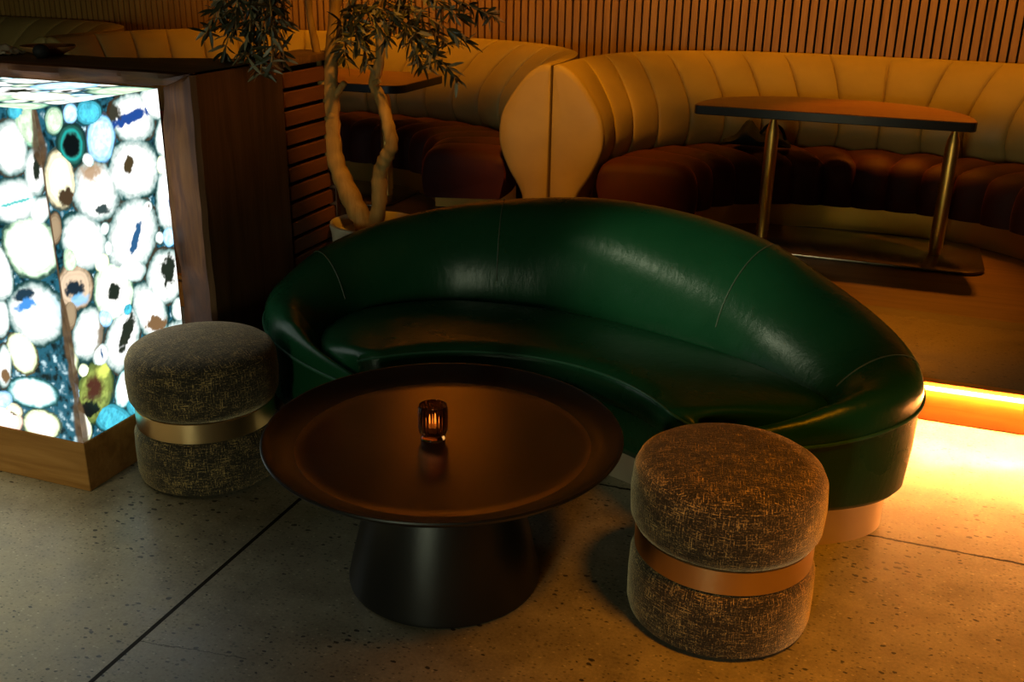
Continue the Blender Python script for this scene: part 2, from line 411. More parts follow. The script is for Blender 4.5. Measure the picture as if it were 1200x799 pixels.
def agate_colour(U, V, slices, seed):
    n = len(U)
    best = np.full(n, 9.); who = np.full(n, -1); lu = np.zeros(n); lv = np.zeros(n)
    w1 = (fbm(U, V, .035, seed) - .5) * .20; w2 = (fbm(U, V, .035, seed + 5) - .5) * .20
    for i, s in enumerate(slices):
        det = s[2] * s[5] - s[3] * s[4]
        du = U - s[0]; dv = V - s[1]
        a = (s[5] * du - s[4] * dv) / det; b = (-s[3] * du + s[2] * dv) / det
        rr = (np.abs(a + w1 * .8) ** 2.2 + np.abs(b + w2 * .8) ** 2.2) ** (1 / 2.2)
        k = rr < best; best[k] = rr[k]; who[k] = i; lu[k] = a[k]; lv[k] = b[k]
    # crystals between the slices
    q = fbm(U, V, .020, seed + 9); q2 = vnoise(U, V, .012, seed + 12)
    col = lerp(np.tile(C_(.001, .009, .011), (n, 1)), np.tile(C_(.012, .085, .125), (n, 1)), ss(.25, .55, q))
    col = lerp(col, np.tile(C_(.42, .58, .62), (n, 1)), ss(.58, .80, q * .8 + q2 * .2))
    band = .5 + .5 * np.sin(best * 34 + fbm(U, V, .03, seed + 3) * 5)
    grain = fbm(U, V, .012, seed + 21)
    for i, s in enumerate(slices):
        k = np.where((who == i) & (best < 1.0))[0]
        if not len(k): continue
        ty = s[6]; r = best[k]; a = lu[k]; b = lv[k]; g = grain[k]; bd = band[k]; m_ = len(k)
        white = np.tile(C_(1.05, 1.08, 1.02), (m_, 1))
        rim = {'w': C_(.03, .16, .15), 'c': C_(.50, .42, .24), 'g': C_(.12, .35, .24), 'k': C_(.006, .03, .022), 'b': C_(.10, .38, .66), 't': C_(.02, .16, .20), 'd': C_(.015, .05, .02), 'p': C_(.72, .45, .33)}.get(ty[0], C_(.10, .06, .035))
        if ty.startswith('br'): rim = C_(.10, .065, .035)
        inner = {'c': C_(.92, .90, .62), 'g': C_(.55, .72, .50), 'k': C_(.02, .12, .10), 'b': C_(.55, .85, 1.05), 't': C_(.06, .42, .55), 'd': C_(.22, .28, .06), 'p': C_(1.05, .86, .74)}.get(ty[0], C_(1.08, 1.1, 1.05))
        if ty.startswith('br'): inner = C_(.30, .22, .13)
        if ty == 'cw': inner = C_(1.06, 1.05, .88); rim = C_(.50, .62, .30)
        if ty in ('tw', 'br2'): inner = C_(1.05, 1.08, 1.05); rim = C_(.01, .32, .34)
        if ty in ('gd', 'gw'): inner = C_(1.06, 1.06, .98); rim = C_(.28, .52, .30)
        if ty == 'cb': inner = C_(.62, .47, .32); rim = C_(.22, .15, .08)
        wob = (g - .5) * .16
        c = lerp(np.tile(inner, (m_, 1)), np.tile(rim, (m_, 1)), ss(.62, .96, r + wob) if ty[0] != 'w' else ss(.52, .99, r + wob))
        c *= (1 - (.30 if ty[0] == 'w' else .40) * bd * ss(.3, .95, r))[:, None]
        if ty in ('b', 't', 'g', 'dk', 'k'): c *= (.45 + 1.1 * g)[:, None]
        # crystal hollows and stains
        jag = (fbm(U[k], V[k], .016, seed + i) - .5) * 1.1
        def blot(cu, cv, ru, rv, rgb, edge=.25, amt=1.0):
            d = np.hypot((a - cu) / ru, (b - cv) / rv) + jag
            return lerp(c, np.tile(rgb, (m_, 1)), amt * (1 - ss(1 - edge, 1 + edge, d)))
        if ty == 'wd': c = blot(-.22, -.12, .16, .28, C_(.05, .035, .015))
        if ty == 'wt':
            c = blot(-.1, -.62, .42, .30, C_(.30, .17, .07), .6, .9); c = blot(.1, .55, .34, .14, C_(.03, .05, .05))
        if ty == 'ws': c = blot(.12, .05, .13, .42, C_(.02, .08, .18))
        if ty == 'wl': c = blot(0, .05, .85, .06, C_(.10, .42, .40))
        if ty == 'wb':
            c = blot(-.1, -.05, .85, .20, C_(.01, .05, .22)); c = blot(-.7, -.45, .35, .3, C_(.03, .03, .02))
        if ty == 'wk': c = blot(.1, -.18, .34, .52, C_(.012, .018, .012))
        if ty == 'wx':
            c = blot(-.12, -.62, .40, .18, C_(.01, .03, .05)); c = blot(-.2, -.35, .38, .16, C_(.05, .22, .55)); c = blot(.5, .1, .3, .4, C_(.5, .75, .95), .5, .7)
        if ty == 'wc': c = blot(.1, .45, .55, .30, C_(.16, .09, .04))
        if ty == 'wr': c = blot(.85, -.1, .30, .9, C_(.16, .11, .06), .5, .9)
        if ty == 'gd': c = blot(0, .05, .27, .30, C_(.012, .018, .012))
        if ty == 'cb':
            c = blot(0, .1, .45, .32, C_(.01, .02, .03)); c = blot(.25, .5, .4, .25, C_(.2, .5, .8), .4, .8)
        if ty == 'k':
            c = lerp(c, np.tile(C_(.01, .30, .27), (m_, 1)), np.exp(-((r + wob * .3 - .62) / .07) ** 2)); c = lerp(np.tile(C_(.001, .004, .005), (m_, 1)), c, ss(.42, .56, r + wob))
        if ty == 'dk':
            c = blot(-.1, -.1, .45, .4, C_(.06, .02, .012), .5); c = blot(-.1, .5, .5, .25, C_(.004, .006, .006)); c = blot(.2, -.7, .3, .25, C_(.55, .62, .12), .5)
        if ty == 'c': c = blot(.2, .6, .5, .3, C_(.05, .03, .015)); 
        # dark skin of each slice
        edge = ss(.86, .95, r + (g - .5) * .10)
        c = lerp(c, np.tile(C_(.006, .030, .032) if i % 3 else C_(.035, .018, .008), (m_, 1)), edge * .92)
        col[k] = c
    return np.clip(col, 0, 1.3)
def agate_mesh(name, f, u0, u1, v0, v1, step, slices, seed, parent, mat, seam=None):
    nu = int((u1 - u0) / step) + 1; nv = int((v1 - v0) / step) + 1
    us = np.linspace(u0, u1, nu); vs = np.linspace(v0, v1, nv)
    U, V = np.meshgrid(us, vs, indexing='ij'); U = U.ravel(); V = V.ravel()
    col = agate_colour(U, V, slices, seed)
    if seam is not None:            # irregular brown mitre joint where two stone faces meet
        wd = .003 + .045 * np.clip(fbm(V * 1.0, V * 0 + 3.3, .11, 31) - .42, 0, 1)
        k = 1 - ss(.75, 1.25, np.abs(U - seam) / wd)
        jc = np.tile(C_(.075, .045, .022), (len(U), 1)) * (.5 + fbm(U, V, .02, 33))[:, None]
        col = lerp(col, jc, k * .95)
    co = f(U, V)
    me = bpy.data.meshes.new(name)
    idx = np.arange(nu * nv).reshape(nu, nv)
    q = np.stack([idx[:-1, :-1], idx[1:, :-1], idx[1:, 1:], idx[:-1, 1:]], -1).reshape(-1, 4)
    me.from_pydata(co.tolist(), [], q.tolist())
    at = me.color_attributes.new('stone', 'FLOAT_COLOR', 'POINT')
    at.data.foreach_set('color', np.concatenate([col, np.ones((len(col), 1))], 1).astype(np.float32).ravel())
    me.materials.append(mat)
    return link(bpy.data.objects.new(name, me), parent)

m = N('backlit_agate')
a_ = m.n('ShaderNodeAttribute', attribute_name='stone')
m.set(Base_Color=(.02, .02, .02, 1), Emission_Color=a_.outputs['Color'], Emission_Strength=1.75, Roughness=.12, Specular_IOR_Level=.4)
M_agate = m.m

BX, BYF, WY, SX, ZT = -1.992, 1.993, 2.47, -1.876, 1.065     # light box side, front, timber front, timber side, box top
lb = thing('agate_light_box', (BX - .7, 2.2, 0), 'backlit panel of sliced blue-green agate glowing white on an oak kick base', 'bar front')
lbp = Vector(lb.location)
def child(o): o.location = -lbp; return o
XL = -3.3
AG_B = [(a, b, c * 1.10, d * 1.10, e * 1.10, f * 1.10, t) for a, b, c, d, e, f, t in AG_B]
AG_A = [(a, b, c * 1.08, d * 1.08, e * 1.08, f * 1.08, t) for a, b, c, d, e, f, t in AG_A]
A_all = AG_A + random_slices(XL, -2.3, .16, 1.06, AG_A, 4000)
B_all = AG_B + random_slices(2.0, 2.47, .16, 1.05, AG_B, 300)
T_all = random_slices(XL, BX, BYF, WY, [], 3000)
child(agate_mesh('agate_front', lambda u, v: np.stack([u, np.full_like(u, BYF), v], -1), XL, BX, .15, ZT, .0042, A_all, 3, lb, M_agate, BX))
child(agate_mesh('agate_side', lambda u, v: np.stack([np.full_like(u, BX), u, v], -1), BYF, WY - .010, .15, ZT, .0025, B_all, 5, lb, M_agate, BYF))
child(agate_mesh('agate_top', lambda u, v: np.stack([u, v, np.full_like(u, ZT)], -1), XL, BX, BYF, WY - .010, .0042, T_all, 8, lb, M_agate))
bm = bmesh.new()
box(bm, XL, BX + .004, BYF - .004, WY - .010, 0, .150, .002, 1)
child(obj('kick_base', bm, M_kick, lb, False))

# ------------------------------------------------------------------ timber counter with live edge
CB = 2.93; CT = 1.112
ct = thing('bar_counter', (SX - .8, 2.7, 0), 'dark walnut bar counter with live edge slab folding down its side', 'bar counter')
ctp = Vector(ct.location)
def cchild(o): o.location = -ctp; return o
def wav(t, s): return .010 * math.sin(t * 9 + s) + .006 * math.sin(t * 23 + 2 * s) + .004 * math.sin(t * 51 + 3 * s)
bm = bmesh.new()                                # top slab, mitred at the corner, wavy front edge
xs = np.linspace(XL, SX, 190)
rows = []
for x in xs:
    t0 = max(0, (x - (SX - .10)) / .10)         # mitre
    cb = CB - .21 * min(1, max(0, (SX - x) / .5)) + wav(x, 7) * .4
    dz = wav(x, 1) * .5 * (1 - t0); dy = wav(x, 2)
    zb = ZT + dz + (CT - ZT) * t0 - .0
    zb = min(max(zb, ZT + .001 + (CT - ZT) * t0), CT - .004)
    rows.append([(x, WY + .012 + dy * .4, CT), (x, WY + dy * .3, CT - .006), (x, WY - .004 + dy * .6, (CT + zb) / 2), (x, WY + .003 + dy * .5, zb), (x, cb, zb), (x, cb, CT)])
V = grid(bm, rows, close_v=True)
bm.faces.new(V[0]); bm.faces.new(V[-1][::-1])
top = cchild(obj('counter_top', bm, M_walh, ct, True, 30))
top.data.materials.append(M_liveh)
for k, p in enumerate(top.data.polygons):
    if k % 6 in (0, 1, 2) and k < 6 * 189: p.material_index = 1
bm = bmesh.new()                                # waterfall panel
zs = np.linspace(0, CT, 120); rows = []
for z in zs:
    t0 = max(0, (z - ZT) / (CT - ZT)) if z > ZT else 0
    xl = SX - .121 + wav(z, 4) * .7
    xl = xl + (SX - xl) * t0 * .97
    dy = wav(z, 5)
    rows.append([(xl, WY + .006 + dy * .4, z), ((xl + SX) / 2, WY - .004 + dy * .5, z), (SX - .012, WY + dy * .2, z), (SX, WY + .014 + dy * .2, z), (SX, CB, z), (xl, CB, z)])
V = grid(bm, rows, close_v=True); bm.faces.new(V[0]); bm.faces.new(V[-1][::-1])
wf = cchild(obj('waterfall_panel', bm, M_wal, ct, True, 30))
wf.data.materials.append(M_live)
for k, p in enumerate(wf.data.polygons):
    if k % 6 in (0, 1, 5) and k < 6 * 119: p.material_index = 1

# louvred cabinet behind the slab
LE = 3.27
lc = thing('louvred_screen', (SX - .07, (CB + LE) / 2, 0), 'reddish timber screen of horizontal louvre slats between bar counter and potted tree', 'screen')
lcp = Vector(lc.location)
def lchild(o): o.location = -lcp; return o
bm = bmesh.new(); box(bm, SX - .14, SX - .03, CB + .012, LE - .002, 0, 1.085)
lchild(obj('backing_board', bm, M_back, lc, False))
bm = bmesh.new(); box(bm, SX - .14, SX + .002, CB + .012, LE + .004, 1.085, CT - .001, .003)
lchild(obj('screen_cap', bm, M_walh, lc))
bm = bmesh.new(); box(bm, SX - .05, SX, LE - .028, LE, 0, 1.084, .003)
lchild(obj('corner_post', bm, M_louv, lc))
nsl = 17
for i in range(nsl):
    z0 = .02 + i * (1.06 / nsl)
    bm = bmesh.new(); vs = box(bm, SX - .028, SX - .003, CB + .013, LE - .030, z0, z0 + .048, .002, 1)
    lchild(obj('slat', bm, M_louv, lc))

# ------------------------------------------------------------------ room shell
STEPY, PZ = 3.410, .142
bm = bmesh.new(); box(bm, -7.5, 4.5, -3.5, 6.4, -.10, 0)
struct('floor', bm, M_floor)
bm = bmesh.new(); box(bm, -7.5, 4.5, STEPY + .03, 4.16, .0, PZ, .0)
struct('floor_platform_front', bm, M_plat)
bm = bmesh.new(); box(bm, -7.5, 4.5, 4.162, 6.35, .0, PZ - .002)
struct('floor_platform_back', bm, M_wood_floor)
bm = bmesh.new(); box(bm, -7.5, 4.5, STEPY, STEPY + .03, .002, .112, .002, 1)
struct('trim_step_riser', bm, M_riser)
bm = bmesh.new(); box(bm, -7.5, 4.5, STEPY - .003, STEPY + .03, .1235, PZ + .001, .003, 2)
struct('trim_step_nosing', bm, M_riser)
bm = bmesh.new(); box(bm, -.55, 4.4, STEPY - .008, STEPY + .01, .1185, .1228, .002, 1)
tag(obj('light_strip', bm, M_led), 'glowing amber light strip under the edge of the raised step', 'light strip')
WALLY = 6.10
bm = bmesh.new(); box(bm, -7.5, 4.5, WALLY + .03, WALLY + .08, 0, 3.2)
struct('wall_back', bm, M_back)
bm = bmesh.new()
x = -7.3
while x < 4.3:
    dxx = random.uniform(-.0006, .0006)
    box(bm, x + dxx, x + .0345 + dxx, WALLY, WALLY + .031, PZ, 3.19)
    x += .0468
struct('trim_wall_slats', bm, M_slat)
bm = bmesh.new(); box(bm, -7.5, 4.5, -3.5, 6.4, 3.2, 3.3)
struct('ceiling', bm, M_ceil)

# ------------------------------------------------------------------ curved booths
def sgnpow(v, p): return math.copysign(abs(v) ** p, v)
YB = 4.80
PROFILE = [(.115, PZ + .005), (.135, .30), (.205, .42), (.250, .52), (.262, .60), (.248, .70), (.200, .79), (.132, .88), (.072, .930), (.025, .946), (.0, .94)]
def profile_pts(n=26):
    P = smooth_path([(a, b) for a, b in PROFILE], 4); return [(max(0.0, float(p[0])), float(p[1])) for p in P]
def booth(x0, x1, name, lab):
    xc = (x0 + x1) / 2; h = (x1 - x0) / 2
    t = thing(name, (xc, 5.6, PZ), lab, 'booth', 'curved booths along the slatted wall')
    off = -Vector(t.location)
    def ch(o): o.location = off; return o
    NS = 720
    th = np.linspace(PI, 0, NS)
    def curve(a, b, n): return np.stack([xc + np.array([sgnpow(math.cos(q), 2 / n) for q in th]) * a, YB + np.array([abs(math.sin(q)) ** (2 / n) for q in th]) * b], -1)
    O = curve(h - .006, WALLY - .012 - YB, 3.0)
    I = curve(h - .268, 5.76 - YB, 2.5)
    def resample(cv, ns):
        d = np.r_[0, np.cumsum(np.hypot(*np.diff(cv, axis=0).T))]
        return d
    dI = resample(I, NS); LI = dI[-1]
    # backrest with vertical channels
    nch = round(LI / .205); FR = [0, .025, .06, .12, .22, .36, .5, .64, .78, .88, .94, .975]; per = len(FR)
    S_ = np.array([(a + f) * LI / nch for a in range(nch) for f in FR] + [LI])
    Ix = np.interp(S_, dI, I[:, 0]); Iy = np.interp(S_, dI, I[:, 1]); Ox = np.interp(S_, dI, O[:, 0]); Oy = np.interp(S_, dI, O[:, 1])
    prof = profile_pts()
    bm = bmesh.new(); rows = []
    for i in range(len(S_)):
        f = FR[i % per]
        puff = .036 * (abs(math.sin(PI * f)) ** .30) - .028
        if i in (0, len(S_) - 1): puff = 0
        rows_i = []
        for d, z in prof:
            u = d / .262
            w = puff * min(1, u * 2.2)
            L_ = math.hypot(Ix[i] - Ox[i], Iy[i] - Oy[i])
            u2 = u + w / max(L_, .1)
            rows_i.append((Ox[i] + (Ix[i] - Ox[i]) * u2, Oy[i] + (Iy[i] - Oy[i]) * u2, z + w * .5 * (1 - u) ))
        rows_i.append((Ox[i], Oy[i], PZ + .005))
        rows.append(rows_i)
    grid(bm, rows)
    ch(obj('backrest', bm, M_cream, t, True, 60))
    # flat end panels
    for sgn, X in ((1, x0), (-1, x1)):
        bm = bmesh.new()
        ol = [(X + sgn * (d * 1.0 + .006), z) for d, z in prof] + [(X + sgn * .006, PZ + .005)]
        n = len(ol)
        cx_, cz_ = X + sgn * .11, .55
        rings = []
        for (k, y) in ((1.0, YB + .012), (1.0, YB - .004), (.975, YB - .014), (.90, YB - .020), (.55, YB - .026), (.02, YB - .027)):
            rings.append([(cx_ + (px - cx_) * k, y, cz_ + (pz - cz_) * k) for px, pz in ol])
        V = grid(bm, rings, close_v=True); bm.faces.new(V[-1])
        ch(obj('end_panel', bm, M_cream, t, True, 50))
    # channelled seat
    F = curve(h - .268 - .44, 5.36 - YB, 2.3)
    dF = resample(F, NS); LF = dF[-1]
    nsf = round(LF / .145); per = 10
    S_ = np.linspace(0, LF, nsf * per + 1)
    Fx = np.interp(S_, dF, F[:, 0]); Fy = np.interp(S_, dF, F[:, 1]); Ix = np.interp(S_, dF, I[:, 0]); Iy = np.interp(S_, dF, I[:, 1])
    sp = smooth_path([(-.06, .40), (-.03, .475), (.12, .492), (.6, .497), (.84, .487), (.955, .447), (1.0, .37), (.998, .30), (.985, .262)], 3)
    bm = bmesh.new(); rows = []
    for i in range(len(S_)):
        f = (i % per) / per; e = min(i, len(S_) - 1 - i)
        puff = .040 * (abs(math.sin(PI * f)) ** .55) - .026
        if e == 0: puff = -.02
        r = []
        for u, z in sp:
            u = float(u); z = float(z)
            vx, vy = Fx[i] - Ix[i], Fy[i] - Iy[i]; L_ = math.hypot(vx, vy)
            up = max(0, 1 - max(0, u - .75) / .25); w = puff * min(1, max(u + .03, 0) * 6)
            uu = u + w * (1 - up) / L_
            r.append((Ix[i] + vx * uu, Iy[i] + vy * uu, z + w * up - (.025 if e == 0 else 0)))
        r.append((Ix[i], Iy[i], .262))
        rows.append(r)
    V = grid(bm, rows, close_v=True)
    bm.faces.new(V[0]); bm.faces.new(V[-1][::-1])
    ch(obj('seat', bm, M_velvet, t, True, 60))
    # brass plinth
    G = curve(h - .268 - .44 + .02, 5.375 - YB, 2.3)
    bm = bmesh.new(); rows = []
    for i in range(54, NS - 54, 6):
        vx, vy = I[i] - G[i]; 
        rows.append([(G[i][0], G[i][1] + .02, PZ), (G[i][0], G[i][1] + .02, .262), (I[i][0], I[i][1] + .02, .262), (I[i][0], I[i][1] + .02, PZ)])
    V = grid(bm, rows, close_v=True); bm.faces.new(V[0]); bm.faces.new(V[-1][::-1])
    ch(obj('plinth', bm, M_brass, t, True, 40))
    return t
JX = -1.567
booth(JX, JX + 3.0, 'curved_booth', 'cream channelled booth with rust velvet seat, behind the table with two brass legs')
booth(JX - 3.06, JX, 'curved_booth', 'cream channelled booth with rust velvet seat, behind the potted olive tree')
booth(JX - 6.12, JX - 3.06, 'curved_booth', 'cream channelled booth at far left, seen above the glowing agate bar front')

# ------------------------------------------------------------------ booth tables
def dshape(x0, x1, yf, yb, n=40, corner=.03):
    xc = (x0 + x1) / 2; a = (x1 - x0) / 2
    pts = [(x0 + corner, yf), (x1 - corner, yf), (x1 - corner * .3, yf + corner * .3), (x1, yf + corner)]
    for k in range(1, n):
        q = PI * k / n
        pts.append((xc + sgnpow(math.cos(q), .8) * a, yf + corner + (math.sin(q) ** .9) * (yb - yf - corner)))
    pts += [(x0, yf + corner), (x0 + corner * .3, yf + corner * .3)]
    return pts
def rrect(x0, x1, y0, y1, r, n=8):
    pts = []
    for cx, cy, a0 in ((x1 - r, y0 + r, -PI / 2), (x1 - r, y1 - r, 0), (x0 + r, y1 - r, PI / 2), (x0 + r, y0 + r, PI)):
        for k in range(n + 1):
            q = a0 + PI / 2 * k / n; pts.append((cx + r * math.cos(q), cy + r * math.sin(q)))
    return pts
def table_top(outline, z0, z1, parent, off):
    bm = bmesh.new(); prism(bm, outline, z0, z1, .003, 1)
    o = obj('table_top', bm, M_tabletop, parent, True, 30); o.location = off
    o.data.materials.append(M_tedge)
    for p in o.data.polygons:
        if p.normal.z < .5: p.material_index = 1
    return o
t1 = thing('booth_table', (-.28, 5.1, PZ), 'dark half-round table on two brass legs inside the right-hand booth', 'table')
off = -Vector(t1.location)
table_top(dshape(-.905, .345, 4.95, 5.50), .735, .778, t1, off)
def brass_leg(x, y, zt, parent, off, r=.031):
    bm = bmesh.new()
    lathe(bm, [(0, PZ + .013), (r * .85, PZ + .013), (r * .85, PZ + .045), (r, PZ + .047), (r, zt - .09), (r * .86, zt - .05), (r * .42, zt - .012), (r * .40, zt), (0, zt)], 28, (x, y), False)
    o = obj('leg', bm, M_brass, parent); o.location = off; return o
for x in (-.535, .262): brass_leg(x, 5.03, .735, t1, off)
bm = bmesh.new(); prism(bm, rrect(-.80, .47, 4.76, 5.30, .10), PZ, PZ + .013, .003, 2)
o = obj('base_plate', bm, M_tray, t1, True, 30); o.location = off
t2 = thing('booth_table', (-2.98, 5.2, PZ), 'dark table with rounded end seen behind the olive tree trunks', 'table')
off = -Vector(t2.location)
table_top(rrect(-3.7, -2.45, 4.92, 5.56, .10), .735, .778, t2, off)
for x in (-3.36, -2.62): brass_leg(x, 5.1, .735, t2, off)
bm = bmesh.new(); prism(bm, rrect(-3.5, -2.5, 4.83, 5.36, .10), PZ, PZ + .013, .003, 2)
o = obj('base_plate', bm, M_tray, t2, True, 30); o.location = off

# slouched dark bag on the right-hand booth seat
bg = thing('bag', (-.66, 5.49, .516), 'slouched black bag lying on the velvet seat behind the table leg', 'bag')
bm = bmesh.new()
rows = []
for i in range(25):
    u = i / 24; x = -.17 + .34 * u
    hgt = .05 + .085 * math.exp(-((u - .36) / .13) ** 2) + .035 * math.exp(-((u - .75) / .2) ** 2)
    hgt *= (math.sin(PI * min(max(u, .02), .98))) ** .35
    wd = .09 * (math.sin(PI * min(max(u, .02), .98))) ** .5
    ring = []
    for k in range(18):
        q = 2 * PI * k / 18; cz = math.sin(q)
        ring.append((x + .008 * math.sin(5 * q + 9 * u), wd * math.cos(q) * (1 - .55 * max(cz, 0)), max(0, hgt * .5 * (1 + cz)) + .004 * math.sin(7 * q + 20 * u) * max(0, cz)))
    rows.append(ring)
V = grid(bm, rows, close_v=True); bm.faces.new(V[0][::-1]); bm.faces.new(V[-1])
obj('bag_body', bm, M_black_cloth, bg, True, 60)
bm = bmesh.new(); tube(bm, smooth_path([(.02, -.02, .07), (.06, -.05, .12), (.12, -.06, .11), (.15, -.05, .05)], 6), .008, 8)
obj('strap', bm, M_black_cloth, bg)

# ------------------------------------------------------------------ green crescent sofa
CX, CY = -.81, 2.66
A_, BB, BF = .98, .67, .40
TCX, TCY = -.86, 1.98
I_KEYS = [(-65, .40, -.335), (-45, .57, -.265), (-22, .70, -.18), (0, .752, -.075), (25, .67, .03), (50, .47, .17), (75, .17, .292), (90, -.02, .345), (105, -.22, .362), (130, -.52, .31), (155, -.715, .135), (180, -.745, -.06), (202, -.69, -.20), (225, -.60, -.275), (245, -.42, -.335)]
def cub(keys, x):
    ks = [k[0] for k in keys]
    i = max(0, min(len(ks) - 2, next((j for j in range(len(ks) - 1) if x <= ks[j + 1]), len(ks) - 2)))
    p1 = np.array(keys[i][1:]); p2 = np.array(keys[i + 1][1:])
    h = ks[i + 1] - ks[i]
    def tan(j):
        a = max(j - 1, 0); b = min(j + 1, len(ks) - 1)
        return (np.array(keys[b][1:]) - np.array(keys[a][1:])) / (ks[b] - ks[a])
    m1 = tan(i) * h; m2 = tan(i + 1) * h; t = (x - ks[i]) / h
    return (2 * t ** 3 - 3 * t * t + 1) * p1 + (t ** 3 - 2 * t * t + t) * m1 + (-2 * t ** 3 + 3 * t * t) * p2 + (t ** 3 - t * t) * m2
Z_KEYS = [(-65, .300), (-42, .318), (-20, .352), (0, .383), (20, .42), (40, .485), (62, .592), (90, .645), (117, .615), (143, .545), (163, .470), (180, .392), (200, .352), (222, .322), (245, .300)]
def O_at(th, inset=0):
    q = math.radians(th); b = BB if math.sin(q) > 0 else BF
    # blend front/back radius smoothly
    return np.array([(A_ - inset) * math.cos(q), (b - inset) * math.sin(q)])
def section(th):
    o = O_at(th); i = cub(I_KEYS, th); zp = float(cub(Z_KEYS, th)[0])
    s = max(0, min(1, (zp - .38) / .26))
    tip = min(1, max(0, (min(th + 65, 245 - th)) / 35)); tip = tip ** .6
    arm = (.085 * tip)
    zi = .345
    P0 = (0, zp); P1 = (-.03 + .13 * s, zp + arm * 1.15 * (1 - s) + .085 * s); P2 = (.62 + .44 * s, zp + arm * 1.25 * (1 - s) + s * (.020)); P3 = (1, zi if zp > .36 else zp - .01)
    out = []
    for k in range(21):
        t = k / 20
        c = [(1 - t) ** 3, 3 * t * (1 - t) ** 2, 3 * t * t * (1 - t), t ** 3]
        u = sum(a * b[0] for a, b in zip(c, (P0, P1, P2, P3))); z = sum(a * b[1] for a, b in zip(c, (P0, P1, P2, P3)))
        p = o + (i - o) * u
        out.append((CX + p[0], CY + p[1], z))
    return out
sofa = thing('crescent_sofa', (CX, CY, 0), 'crescent-shaped dark green leather sofa curling around the low black table', 'sofa')
soff = -Vector(sofa.location)
def sch(o): o.location = soff; return o
TH = np.linspace(-65, 245, 187)
bm = bmesh.new(); grid(bm, [section(t) for t in TH])
sch(obj('backrest', bm, M_green, sofa, True, 75))
# body shell: outer wall + concave front wall
tipR = np.array([CX, CY]) + O_at(-65); tipL = np.array([CX, CY]) + O_at(245)
def front_arc(R, n=60, a0=None, a1=None):
    pts = []
    for k in range(n + 1):
        a = a0 + (a1 - a0) * k / n
        pts.append((TCX + R * math.cos(a), TCY + R * math.sin(a)))
    return pts
aR = math.atan2(tipR[1] - TCY, tipR[0] - TCX); aL = math.atan2(tipL[1] - TCY, tipL[0] - TCX)
rR = math.hypot(*(tipR - np.array([TCX, TCY]))); rL = math.hypot(*(tipL - np.array([TCX, TCY])))
bm = bmesh.new(); rows = []
for t in TH:
    o0 = O_at(t); zp = float(cub(Z_KEYS, t)[0])
    rows.append([tuple(np.array([CX, CY]) + O_at(t, ins)) + (z,) for ins, z in ((.0, zp), (.004, zp - .02), (.006, .24), (.014, .135), (.028, .117), (.08, .115))])
for k in range(1, 61):
    s = k / 61; a = aL + (aR - aL) * s
    R0 = rL + (rR - rL) * s; e = min(1, min(s, 1 - s) * 7)
    row = []
    for R, z in ((.575, .30), (.58, .28), (.600, .22), (.625, .15), (.645, .117), (.68, .115)):
        Rr = R0 + (R - R0) * e if e < 1 else R
        row.append((TCX + Rr * math.cos(a), TCY + Rr * math.sin(a), z))
    rows.append(row)
grid(bm, rows, close_u=True)
sch(obj('body_shell', bm, M_green, sofa, True, 75))
# piping along outer rim and down the arm tips
bm = bmesh.new(); tube(bm, [tuple(np.array([CX, CY]) + O_at(t, -.002)) + (float(cub(Z_KEYS, t)[0]) - .002,) for t in TH], .0048, 8)
sch(obj('piping', bm, M_pipe, sofa))
# seams
for th in (9, 57, 115, 164):
    bm = bmesh.new(); sec = section(th); sec = [Vector(p) + Vector((0, 0, .0006)) for p in sec[:19]]
    tube(bm, sec, .0022, 6)
    sch(obj('seam', bm, M_seam, sofa))
# seat cushion
ST = np.linspace(-58, 238, 150)
f0, f1 = math.radians(31), math.radians(141)
bm = bmesh.new(); rows = []; edge = []
for t in ST:
    i = np.array([CX, CY]) + cub(I_KEYS, t)
    s = (t + 58) / 296.
    # slow the sweep of the front arc near the arm tips
    s2 = s * s * (3 - 2 * s); s = .55 * s + .45 * s2
    a = f0 + (f1 - f0) * s
    e_ = min(1, min(s, 1 - s) * 14) ** .5
    d = np.array([math.cos(a), math.sin(a)])
    rnd = (1 - min(1, min(s, 1 - s) * 16)) ** 2
    F_ = np.array([TCX, TCY]) + d * (.545 + .045 * rnd)
    row = [(i[0], i[1], .32), (i[0] + (F_[0] - i[0]) * .01, i[1] + (F_[1] - i[1]) * .01, .357)]
    for k in range(1, 12):
        u = k / 12 * .955
        z = .372 + .028 * u + .010 * math.sin(PI * u) - .012 * (1 - u) ** 6 - .022 * rnd
        p = i + (F_ - i) * u
        row.append((p[0], p[1], z))
    p = i + (F_ - i) * .985; row.append((p[0], p[1], .394 - .02 * rnd))
    edge.append((F_[0], F_[1], .387 - .02 * rnd))
    row.append((F_[0], F_[1], .385 - .02 * rnd))
    for R, z in ((.540, .365), (.541, .34), (.549, .315), (.565, .296), (.59, .292)):
        p = np.array([TCX, TCY]) + d * (R + .045 * rnd); row.append((p[0], p[1], z - .012 * rnd))
    rows.append(row)
V = grid(bm, rows)
bm.faces.new(V[0]); bm.faces.new(V[-1][::-1])
seat = sch(obj('seat_cushion', bm, M_green, sofa, True, 60))
bm = bmesh.new(); tube(bm, edge, .0038, 8)
obj('piping', bm, M_pipe, seat)
